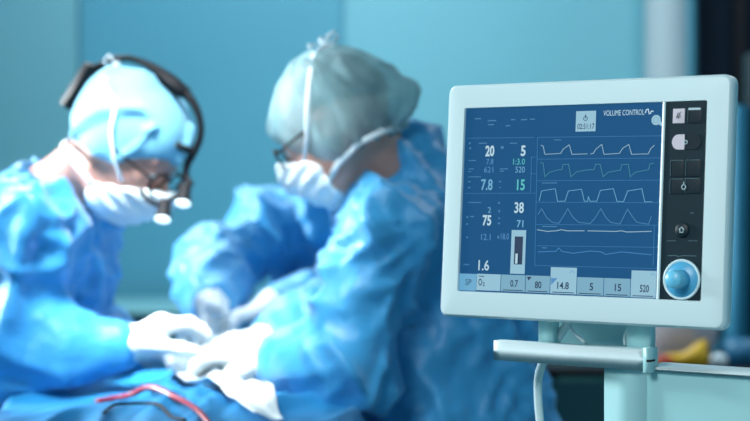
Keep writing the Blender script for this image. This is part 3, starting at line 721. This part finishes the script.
# white towel beside the hands, a strip widening away from the camera
def towel(name, near, far, y0, y1, th, m, label, cat, seed):
    n_ = 46; g = np.linspace(0, 1, n_); A, B = np.meshgrid(g, g, indexing='ij')
    x = (near[0]+(near[1]-near[0])*A)*(1-B)+(far[0]+(far[1]-far[0])*A)*B; y = y0+(y1-y0)*B
    fo = folds(np.stack([x.ravel(), y.ravel(), np.zeros(x.size)], 1), 14, (0.4, -1, 0), seed).reshape(x.shape)
    z = np.array([surf(a, b) for a, b in zip(x.ravel(), y.ravel())]).reshape(x.shape)+th+0.010*np.clip(fo, 0, 1)
    V2 = np.stack([x.ravel(), y.ravel(), z.ravel()], 1); ii = np.arange(n_*n_).reshape(n_, n_)
    Q2 = np.stack([ii[:-1, :-1].ravel(), ii[1:, :-1].ravel(), ii[1:, 1:].ravel(), ii[:-1, 1:].ravel()], 1)
    V2 = relax(V2, Q2, 2); o = link(name, np_mesh(name, V2, Q2), m); center(o); o.modifiers.new('th', 'SOLIDIFY').thickness = 0.003
    return tag(o, label, cat)
towel('gauze_towel', (-0.178, -0.135), (-0.37, -0.22), 2.62, 3.10, 0.010, M['gauze'], 'white gauze towel on the blue drape under the gloved hands', 'towel', 2.2)

# red and dark tubes on the drape
def lay(name, pts, r, m, label, cat, lift=0.0):
    q = [np.array([x, y, surf(x, y)+r+0.002+lift]) for x, y in pts]
    return tag(tube(name, q, r, m, None, res=8), label, cat)
def on_drape(px, py, Y): return ((px-375)/F*Y, Y)
lay('suction_tube', [on_drape(97, 0, 2.80), on_drape(113, 0, 2.83), on_drape(130, 0, 2.83), on_drape(150, 0, 2.79), on_drape(175, 0, 2.73), on_drape(197, 0, 2.65), on_drape(215, 0, 2.58)], 0.0048, M['red_tube'], 'thin dark red tube lying across the blue drape', 'tube')
lay('power_lead', [on_drape(104, 0, 2.64), on_drape(112, 0, 2.69), on_drape(122, 0, 2.71), on_drape(145, 0, 2.72), on_drape(160, 0, 2.69), on_drape(172, 0, 2.64), on_drape(185, 0, 2.56)], 0.0028, M['black'], 'thin black lead curving beside the dark red tube', 'cable')

# ------------------------------------------------------------------ people
def frame(f, roll=0.0):
    f = nrm(f); l = nrm(np.cross([0, 0, 1.0], f)); u = np.cross(f, l)
    c, s = math.cos(roll), math.sin(roll); l, u = c*l+s*u, -s*l+c*u
    return np.stack([f, l, u])            # rows: forward, left, up

def head_sdf(q):
    d = s_ell(q, (-0.012, 0, 0.030), (0.098, 0.077, 0.092))
    d = smin(d, s_ell(q, (0.030, 0, -0.035), (0.060, 0.060, 0.078)), 0.03)
    d = smin(d, s_ell(q, (0.055, 0, -0.088), (0.028, 0.030, 0.026)), 0.02)
    for s in (-1, 1):
        d = smin(d, s_cap(q, (-0.005, s*0.052, -0.055), (0.050, s*0.028, -0.090), 0.018, 0.018), 0.02)     # jaw
        d = smin(d, s_ell(q, (0.058, s*0.038, -0.018), (0.024, 0.022, 0.020)), 0.02)                        # cheek bone
        d = smax(d, -s_ell(q, (0.094, s*0.031, 0.010), (0.016, 0.018, 0.013)), 0.012)                       # eye socket
        d = smin(d, s_ell(q, (0.078, s*0.031, 0.009), (0.0125, 0.0135, 0.011)), 0.004)                     # lid over the eye
        d = smin(d, s_ell(q, (-0.010, s*0.079, -0.008), (0.018, 0.007, 0.031)), 0.006)                      # ear
        d = smin(d, s_cap(q, (0.084, s*0.014, 0.026), (0.076, s*0.046, 0.028), 0.007, 0.006), 0.010)        # brow
    d = smin(d, s_cap(q, (0.090, 0, 0.012), (0.110, 0, -0.026), 0.008, 0.011), 0.010)                       # nose
    for s in (-1, 1): d = smin(d, s_ell(q, (0.100, s*0.012, -0.032), (0.010, 0.008, 0.007)), 0.006)
    d = smin(d, s_ell(q, (0.087, 0, -0.056), (0.010, 0.024, 0.006)), 0.006); d = smin(d, s_ell(q, (0.084, 0, -0.066), (0.010, 0.020, 0.007)), 0.006)
    d = smax(d, -s_ell(q, (0.100, 0, -0.0605), (0.012, 0.022, 0.0012)), 0.003)
    return d
def head_simple(q):
    d = s_ell(q, (-0.012, 0, 0.030), (0.098, 0.077, 0.092))
    return smin(d, smin(s_ell(q, (0.035, 0, -0.035), (0.072, 0.060, 0.078)), s_cap(q, (0.09, 0, 0.0), (0.105, 0, -0.026), 0.014, 0.016), 0.03), 0.03)

def hand_caps(wrist, d, pn, side, curl, spread=0.12, scale=1.0, tw=0.6):
    """wrist point, d = direction of the hand, pn = palm side normal, side=+1 thumb on cross(d,pn) side. returns capsules"""
    d = nrm(d); pn = nrm(np.array(pn)-d*np.dot(pn, d)); s = np.cross(d, pn)*side; L = []; w_ = np.array(wrist, float); k = scale
    kn = w_+d*0.085*k
    for a in (-0.028, -0.009, 0.010, 0.028): L.append((w_+s*a*0.6*k, w_+d*0.083*k+s*a*k, 0.017*k, 0.0135*k))
    L.append((w_+s*0.012*k+pn*0.006*k, w_+d*0.05*k+s*0.03*k+pn*0.01*k, 0.017*k, 0.014*k))
    for i, (a, ln, cu) in enumerate(((0.029, 0.072, 0.8), (0.010, 0.080, 1.0), (-0.009, 0.074, 1.12), (-0.028, 0.058, 1.25))):
        p = w_+d*(0.088-0.004*abs(i-1))*k+s*a*k; an = 0; r = 0.0100*k
        dirs = nrm(d+s*(a*4*spread))
        for j, fr in enumerate((0.45, 0.31, 0.24)):
            an += curl*cu*(0.75, 1.0, 0.7)[j]
            v = dirs*math.cos(an)+pn*math.sin(an); q = p+v*ln*fr*k; L.append((p, q, r, r*0.92)); p = q; r *= 0.92
    p = w_+d*0.030*k+s*0.026*k+pn*0.006*k
    v = nrm(d*0.65+s*0.75+pn*0.35)
    for j, ln in enumerate((0.040, 0.030, 0.024)):
        q = p+v*ln*k; L.append((p, q, (0.0135, 0.0110, 0.0100)[j]*k, (0.0115, 0.0100, 0.0088)[j]*k)); p = q; v = nrm(v+(d*0.5+pn*0.45-s*0.45)*tw)
    return L
def caps_sdf(L, k, grow=0.0):
    def fn(p):
        d = None
        for a, b, ra, rb in L:
            c = s_cap(p, a, b, ra+grow, rb+grow); d = c if d is None else smin(d, c, k)
        return d
    return fn
def bounds(L, pad):
    A = np.array([np.minimum(a, b)-max(ra, rb) for a, b, ra, rb in L]).min(0)-pad; B = np.array([np.maximum(a, b)+max(ra, rb) for a, b, ra, rb in L]).max(0)+pad; return A, B

def person(name, label, head, f, roll, neck, chest, waist, hip, feet, sh, el, wr, hands, cap, gownm, seed, kind, feet_dir, mask_back=0.0, mask_top=-0.006, cap_up=0.0, bow=(-0.058, 0.120), gown_extra=(), cap_extra=None, glasses=True, chest_r=0.135, fold_dir=(0.2, 0, 1), amp=0.02, scale=6.5):
    """sh/el/wr: [right, left] joints; hands: [(dir, palm normal, side, curl)...]"""
    root = empty(name, (feet[0][0]*0.5+feet[1][0]*0.5, feet[0][1]*0.5+feet[1][1]*0.5, 0), label, 'person')
    B = frame(f, roll); head = np.array(head, float)
    loc = lambda p: (p-head)@B.T
    W = lambda q: head+np.array(q, float)@B
    chest, waist, hip, neck = map(lambda v: np.array(v, float), (chest, waist, hip, neck))
    # --- body: one continuous surface
    tors = [(neck, chest+(neck-chest)*0.35, 0.058, 0.085), (chest, waist, 0.110, 0.095), (waist, hip, 0.095, 0.115)]
    arms = []
    for k in (0, 1):
        S_, E_, W_ = map(lambda v: np.array(v, float), (sh[k], el[k], wr[k]))
        arms += [(chest+(neck-chest)*0.25, S_, 0.075, 0.055), (S_, E_, 0.052, 0.040), (E_, W_, 0.040, 0.026)]
    legs = []
    for k in (0, 1):
        fo_ = np.array(feet[k], float); hj = hip+(fo_-hip)*np.array([0.5, 0.5, 0]); kn_ = (hj+fo_)/2+np.array(feet_dir)*0.03; kn_[2] = 0.50
        legs += [(hj, kn_, 0.085, 0.055), (kn_, np.array([fo_[0], fo_[1], 0.10]), 0.053, 0.036)]
    HL = [hand_caps(wr[k], *hands[k]) for k in (0, 1)]
    bodyL = tors+arms+legs
    nb = W((-0.030, 0, -0.035))
    def body_fn(p):
        d = caps_sdf(bodyL, 0.03)(p)
        q = loc(p); near = np.linalg.norm(q, axis=1) < 0.30
        out = np.maximum(d, -1.0); hd_ = np.full(len(p), 1.0)
        if near.any():
            hd_[near] = head_sdf(q[near])
            hd_[near] = smin(hd_[near], s_cap(p[near], nb, neck, 0.052, 0.058), 0.025)
        out = smin(out, hd_, 0.02)
        for H in HL:
            lo_, hi_ = bounds(H, 0.03); m_ = ((p > lo_) & (p < hi_)).all(1)
            if m_.any(): out[m_] = smin(out[m_], caps_sdf(H, 0.006, -0.0015)(p[m_]), 0.008)
        return out
    lo_, hi_ = bounds(bodyL+HL[0]+HL[1], 0.03); hr = W((0, 0, 0)); lo_ = np.minimum(lo_, hr-0.16); hi_ = np.maximum(hi_, hr+0.16); lo_[2] = 0.05
    blob('body', body_fn, lo_, hi_, 0.0058, M['skin'], root, it=1)
    # --- gown
    gl = [(neck-np.array([0, 0, 0.02]), chest, 0.085, chest_r), (chest, waist, chest_r, chest_r*0.98), (waist, hip, chest_r*0.98, 0.155), (hip, np.array([hip[0], hip[1], 0.42]), 0.165, 0.215)]
    ga = []
    for k in (0, 1):
        S_, E_, W_ = map(lambda v: np.array(v, float), (sh[k], el[k], wr[k]))
        cuff = E_+(W_-E_)*0.93
        ga += [(chest+(neck-chest)*0.2, S_, 0.105, 0.082), (S_, E_, 0.080, 0.068), (E_, E_+(W_-E_)*0.45, 0.068, 0.060), (E_+(W_-E_)*0.45, cuff, 0.060, 0.045)]
    gL = gl+ga
    base = caps_sdf(gL, 0.045)
    def gown_fn(p):
        d = base(p)
        d = smax(d, -(p[:, 2]-0.40), 0.01)                                   # hem
        d = smax(d, -s_cap(p, nb, neck+(neck-nb)*0.12, 0.060, 0.064), 0.01)     # neck opening
        if gown_extra: d = smin(d, caps_sdf(list(gown_extra), 0.02)(p), 0.03)
        return d
    def gown_disp(V, N):
        a = folds(V, scale, fold_dir, seed)*amp
        b = folds(V, scale*1.9, nrm(np.cross(fold_dir, [0.3, 1, 0.2])), seed+5)*amp*0.50
        fade = np.ones(len(V))
        for k in (0, 1): fade = np.minimum(fade, 0.05+np.linalg.norm(V-np.array(wr[k]), axis=1)/0.24)
        return (a+b-amp*0.35)*np.clip(fade, 0, 1)*(0.35+0.65*np.clip((V[:, 2]-0.80)/0.25, 0, 1))
    lo_, hi_ = bounds(gL, 0.03); lo_[2] = 0.37
    gw = blob('gown', gown_fn, lo_, hi_, 0.0085, gownm, root, gown_disp, it=2)
    # collar band
    t = nrm(neck-nb); a = nrm(np.cross(t, [0, 1, 0.1])); b = np.cross(t, a); rr = 0.078
    ring = [nb+(neck-nb)*1.12+rr*(math.cos(x)*a+math.sin(x)*b) for x in np.linspace(0, 2*math.pi, 25)]
    tube('collar', ring, 0.009, gownm, gw, res=8, smoothn=1)
    # --- gloves
    for k in (0, 1):
        E_, W_ = np.array(el[k], float), np.array(wr[k], float); H = HL[k]+[(E_+(W_-E_)*0.86, W_, 0.037, 0.034), (W_, W_+nrm(hands[k][0])*0.02, 0.034, 0.026)]
        lo_, hi_ = bounds(H, 0.02)
        blob('glove', caps_sdf(H, 0.007, 0.0015), lo_, hi_, 0.0034, M['glove'], root,
             lambda V, N: 0.0022*folds(V, 30, hands[0][0], seed)*(np.linalg.norm(V-W_, axis=1) < 0.09), it=2)
    # --- shoes
    for k in (0, 1):
        fo_ = np.array(feet[k], float); dd = nrm(feet_dir)
        S1 = [(fo_+[0, 0, 0.045]-dd*0.05, fo_+[0, 0, 0.04]+dd*0.14, 0.042, 0.036), (fo_+[0, 0, 0.05], fo_+[0, 0, 0.11], 0.045, 0.05)]
        lo_, hi_ = bounds(S1, 0.02)
        blob('shoe', lambda p: smax(caps_sdf(S1, 0.02)(p), -p[:, 2]+0.001, 0.003), lo_, hi_, 0.006, M['cap_blue'], root)
    # --- mask: follows the lower face
    def mask_fn(p):
        q = loc(p); d = head_simple(q)-0.013
        top = q[:, 2]-(mask_top+(q[:, 0]-0.10)*0.62)          # upper edge slopes from the nose bridge down to the ear
        back = -(q[:, 0]-mask_back-0.25*np.abs(q[:, 1]))
        low = -(q[:, 2]+0.125)
        return smax(smax(smax(d, top, 0.006), back, 0.006), low, 0.006)
    def mask_disp(V, N): q = loc(V); return 0.0016*np.sin(q[:, 2]*260+q[:, 0]*60)+0.003*folds(V, 18, B[0], seed)
    mk = blob('mask', mask_fn, hr-0.16, hr+0.16, 0.0045, M['mask'], root, mask_disp)
    # --- cap
    def cap_fn(p):
        q = loc(p)
        if kind == 'bouffant':
            d = s_ell(q, (-0.012, 0, 0.032), (0.108, 0.092, 0.098)); d = smin(d, s_ell(q, (-0.060, 0, -0.010), (0.062, 0.070, 0.055)), 0.02)
            for s in (-1, 1): d = smin(d, s_ell(q, (-0.012, s*0.046, -0.024), (0.056, 0.048, 0.052)), 0.02)
            if cap_extra:
                for c_, r_ in cap_extra: d = smin(d, s_ell(q, c_, r_), 0.03)
            t = np.clip((q[:, 0]-0.01)/0.090, 0, 1); rim = -(q[:, 2]-(-0.064+0.108*t*t*(3-2*t)))*0.8
        else:
            d = s_ell(q, (-0.012, 0, 0.030), (0.110, 0.087, 0.099)); d = smin(d, s_ell(q, (-0.066, 0, -0.006), (0.048, 0.060, 0.045)), 0.02)
            for s in (-1, 1): d = smin(d, s_ell(q, (-0.012, s*0.044, -0.010), (0.050, 0.046, 0.050)), 0.02)
            t = np.clip((q[:, 0]+0.01)/0.11, 0, 1); rim = -(q[:, 2]-(cap_up-0.040+0.074*t*t*(3-2*t)))*0.9
        return smax(d, rim, 0.005)
    def cap_disp(V, N):
        q = loc(V); ang = np.arctan2(q[:, 1], q[:, 0]+0.02)
        if kind == 'bouffant':
            return np.maximum(-0.0015, 0.0060*np.sin(ang*11+3*pnoise(q*14))*np.clip(np.hypot(q[:, 0], q[:, 1])/0.07, 0, 1)+0.012*folds(q, 13, (0.2, 0, 1), seed+3)-0.002)
        return np.maximum(-0.0015, 0.014*folds(q, 12, (0.3, 0, 1), seed+3)-0.004)
    cp_ = blob('cap', cap_fn, hr-0.22, hr+0.22, 0.005, cap, root, cap_disp)
    if kind == 'bouffant':
        def hair_fn(p):
            q = loc(p); return smax(s_ell(q, (-0.018, 0, 0.030), (0.0975, 0.079, 0.090)), -(q[:, 2]-0.015+0.3*(q[:, 0]+0.05)*(-1)), 0.01)
        blob('hair', hair_fn, hr-0.16, hr+0.16, 0.006, M['hair'], root, lambda V, N: 0.002*np.sin(loc(V)[:, 1]*500))
    # straps of the mask: cheek to nape, cheek up over the cap to a bow on the crown
    for s in (-1, 1):
        p1 = [(0.045, s*0.056, -0.078), (0.010, s*0.074, -0.068), (-0.040, s*0.078, -0.060), (-0.078, s*0.050, -0.062), (-0.092, 0.0, -0.062)]
        ribbon('mask_strap', [W(p) for p in p1], 0.010, 0.0015, [B[2]]*5, M['mask'], mk)
        p2 = [(0.060, s*0.066, -0.030), (0.030, s*0.084, -0.006), (0.000, s*0.098, 0.030), (-0.028, s*0.090, 0.070), (bow[0]*0.85, s*0.060, bow[1]*0.92), (bow[0], s*0.010, bow[1]+0.006)]
        ribbon('mask_strap', [W(p) for p in p2], 0.007, 0.0015, [B[0]]*6, M['mask'], mk)
    for dx, dy, dz in ((0.022, 0.014, 0.014), (-0.024, -0.012, 0.016), (0.006, -0.024, 0.020)):
        base_ = W((bow[0], 0, bow[1])); tip = W((bow[0]+dx-0.004, dy, bow[1]+0.006+dz)); mid = (base_+tip)/2+B[2]*0.008
        ribbon('bow', [base_, mid, tip, tip-B[2]*0.012, base_], [0.005, 0.013, 0.012, 0.010, 0.005], 0.003, B[1] if abs(dy) < 0.03 else B[0], M['mask'], mk)
    # --- eyes and glasses
    for s in (-1, 1):
        ey = lathe('eye', [(0, -0.0105), (0.0060, -0.0086), (0.0098, -0.004), (0.0104, 0.0), (0.0098, 0.004), (0.0060, 0.0086), (0, 0.0105)], M['eye'], root,
                   Matrix.Translation(Vector(W((0.0800, s*0.031, 0.006)))), 16)
    if glasses:
        g = None
        for s in (-1, 1):
            cc = (0.104, s*0.033, 0.004)
            pts = [W((cc[0]-0.006*abs(math.cos(x)), cc[1]+0.026*math.cos(x), cc[2]+0.019*math.sin(x))) for x in np.linspace(0, 2*math.pi, 17)]
            rim = tube('glasses' if g is None else 'rim', pts, 0.0024, M['black'], root if g is None else g, res=6, smoothn=1)
            if g is None: g = rim
        tube('bridge', [W((0.104, -0.009, 0.008)), W((0.108, 0, 0.011)), W((0.104, 0.009, 0.008))], 0.002, M['black'], g, res=6)
        for s in (-1, 1): tube('temple', [W((0.098, s*0.058, 0.008)), W((0.06, s*0.076, 0.008)), W((0.0, s*0.084, 0.006)), W((-0.03, s*0.082, -0.010))], 0.0022, M['black'], g, res=6)
    return root, B, head, W

# the operating site
site = P(205, 350, 3.08)

# surgeon on the left
fA = nrm((0.71, -0.25, -0.66))
A = person('person', 'person at the left in blue gown, pale blue cap and white mask, leaning right', P(127, 146, 3.10), fA, 0.0,
           neck=P(52, 196, 3.18), chest=P(34, 262, 3.20), waist=P(-14, 360, 3.22), hip=P(-76, 440, 3.22),
           feet=[(-0.84, 3.12, 0), (-0.86, 3.34, 0)],
           sh=[P(30, 236, 3.02), P(72, 232, 3.34)], el=[P(10, 352, 2.99), P(78, 350, 3.40)], wr=[P(122, 346, 3.00), P(138, 352, 3.30)],
           hands=[((0.82, 0.25, 0.42), (0.5, 0.25, -1), -1, 0.62), ((0.85, -0.5, 0.02), (0.1, -0.3, -1), 1, 0.65)],
           cap=M['cap_blue'], gownm=M['gown'], seed=1.7, mask_top=-0.018, cap_up=0.008, bow=(-0.100, 0.078), kind='skull', feet_dir=(1, 0, 0), fold_dir=(0.45, -0.1, 1), amp=0.028, scale=9.5)
# surgeon on the right, seen from behind the shoulder
fB = nrm((-0.80, 0.26, -0.56))
Bp = person('person', 'person beside the monitor in blue gown and pale green puffy cap, facing left', P(336, 128, 3.00), fB, 0.0,
            neck=P(398, 184, 3.05), chest=P(436, 246, 3.10), waist=P(444, 340, 3.12), hip=P(452, 430, 3.12),
            feet=[(0.17, 3.24, 0), (0.15, 3.00, 0)],
            sh=[P(400, 232, 3.30), P(388, 232, 2.93)], el=[P(330, 330, 3.36), P(345, 366, 2.90)], wr=[P(268, 340, 3.26), P(276, 360, 2.96)],
            hands=[((-0.85, -0.45, 0.0), (0, -0.2, -1), -1, 0.65), ((-0.93, 0.22, 0.16), (-0.2, 0.25, -1), 1, 0.60)],
            cap=M['cap_green'], gownm=M['gown_deep'], seed=8.3, mask_back=0.030, kind='bouffant', feet_dir=(-1, 0, 0), chest_r=0.150, gown_extra=[(P(445, 205, 3.08), P(408, 176, 3.05), 0.088, 0.074), (P(408, 176, 3.05), P(396, 160, 3.05), 0.074, 0.060)], fold_dir=(-0.5, 0.1, 1), amp=0.028, scale=9.5,
            cap_extra=[((-0.082, 0.0, 0.016), (0.052, 0.060, 0.044)), ((-0.122, 0.0, -0.024), (0.036, 0.042, 0.022))])
# assistant across the table, head behind the right surgeon's
Cp = person('person', 'person across the table in blue gown, head hidden behind the pale green cap', P(338, 126, 3.66), nrm((-0.12, -0.72, -0.62)), 0.0,
            neck=P(342, 168, 3.80), chest=P(338, 236, 3.86), waist=P(335, 320, 3.92), hip=P(335, 400, 3.96),
            feet=[(-0.18, 3.98, 0), (0.02, 3.98, 0)],
            sh=[P(268, 228, 3.80), P(418, 224, 3.80)], el=[P(214, 276, 3.64), P(330, 310, 3.62)], wr=[P(213, 306, 3.46), P(272, 308, 3.48)],
            hands=[((0.02, -0.72, -0.65), (0.6, -0.5, -0.3), 1, 0.35), ((-0.75, -0.45, -0.2), (0.0, -0.3, -1), -1, 0.45)],
            cap=M['cap_blue'], gownm=M['gown_deep'], seed=14.1, kind='bouffant', feet_dir=(0, -1, 0), fold_dir=(-0.5, 0, 1), amp=0.028, scale=9.5)

# ------------------------------------------------------------------ loupe headset on the left surgeon
_, BA, hA, WA = A
def sag(px, py, off=0.0):
    """reading on the left surgeon's mid plane shifted sideways by off (to his right)"""
    n_ = BA[1]; d = np.array([(px-375)/F, 1, -(py-HOR)/F]); o_ = np.array([0, 0, CAMZ]); c_ = hA-n_*off
    t = ((c_-o_)@n_)/(d@n_); return o_+d*t
hs = empty('loupe_headset', tuple(sag(130, 60)), 'black loupe headset with curved head band and two bright lenses on the left surgeon', 'headset')
band = tube('head_band', [sag(97, 68), sag(108, 61), sag(125, 58), sag(142, 62), sag(158, 71), sag(176, 84), sag(192, 101), sag(200, 120), sag(200, 138), sag(193, 153), sag(187, 165), sag(186, 176), sag(190, 186)],
            [0.0065, 0.006, 0.0055, 0.006, 0.009, 0.0105, 0.0075, 0.006, 0.006, 0.0075, 0.0065, 0.006, 0.009], M['black'], hs, res=10)
def obox(name, a, b, w_, h_, up, m, parent, bev=0.004):
    a = np.array(a); b = np.array(b); t = nrm(b-a); s = nrm(np.cross(t, up)); u = np.cross(s, t); c_ = (a+b)/2; L = np.linalg.norm(b-a)/2
    Mx = Matrix(((t[0], s[0], u[0], c_[0]), (t[1], s[1], u[1], c_[1]), (t[2], s[2], u[2], c_[2]), (0, 0, 0, 1)))
    return box(name, (-L, -w_/2, -h_/2), (L, w_/2, h_/2), m, parent, bev, 3, Mx)
obox('battery_pack', sag(95, 66), sag(70, 107), 0.045, 0.021, BA[0], M['black'], hs)
obox('hinge_block', sag(160, 74), sag(184, 93), 0.030, 0.020, BA[2], M['black'], hs)
tube('side_arm', [sag(172, 142, 0.02), sag(181, 147, 0.02), sag(193, 152)], 0.006, M['black'], hs, res=8)
tube('pad_arm', [sag(172, 132, 0.02), sag(172, 142, 0.02)], 0.0075, M['black'], hs, res=8)
ld = nrm(np.array([-0.06, -0.42, -0.9]))
for (x0, y0, off) in ((184, 192, 0.02), (164, 208, 0.05)):
    a = sag(x0, y0, off); a = a+0; b = a+ld*0.022
    t = ld; s = nrm(np.cross(t, [1, 0, 0])); u = np.cross(t, s)
    Mx = Matrix(((s[0], u[0], t[0], a[0]), (s[1], u[1], t[1], a[1]), (s[2], u[2], t[2], a[2]), (0, 0, 0, 1)))
    br = lathe('loupe_barrel', [(0.009, -0.014), (0.012, -0.010), (0.012, 0.010), (0.0145, 0.014), (0.0145, 0.020)], M['black'], hs, Mx, 24)
    lathe('lens', [(0.0135, 0.0195), (0.0135, 0.0235), (0.009, 0.0255), (0.0, 0.0265)], M['lens'], br, Mx, 24)
tube('loupe_bar', [sag(190, 186), sag(184, 190, 0.02), sag(172, 198, 0.035), sag(160, 205, 0.05), sag(148, 200, 0.06), sag(140, 190, 0.07)], 0.0035, M['black'], hs, res=8)
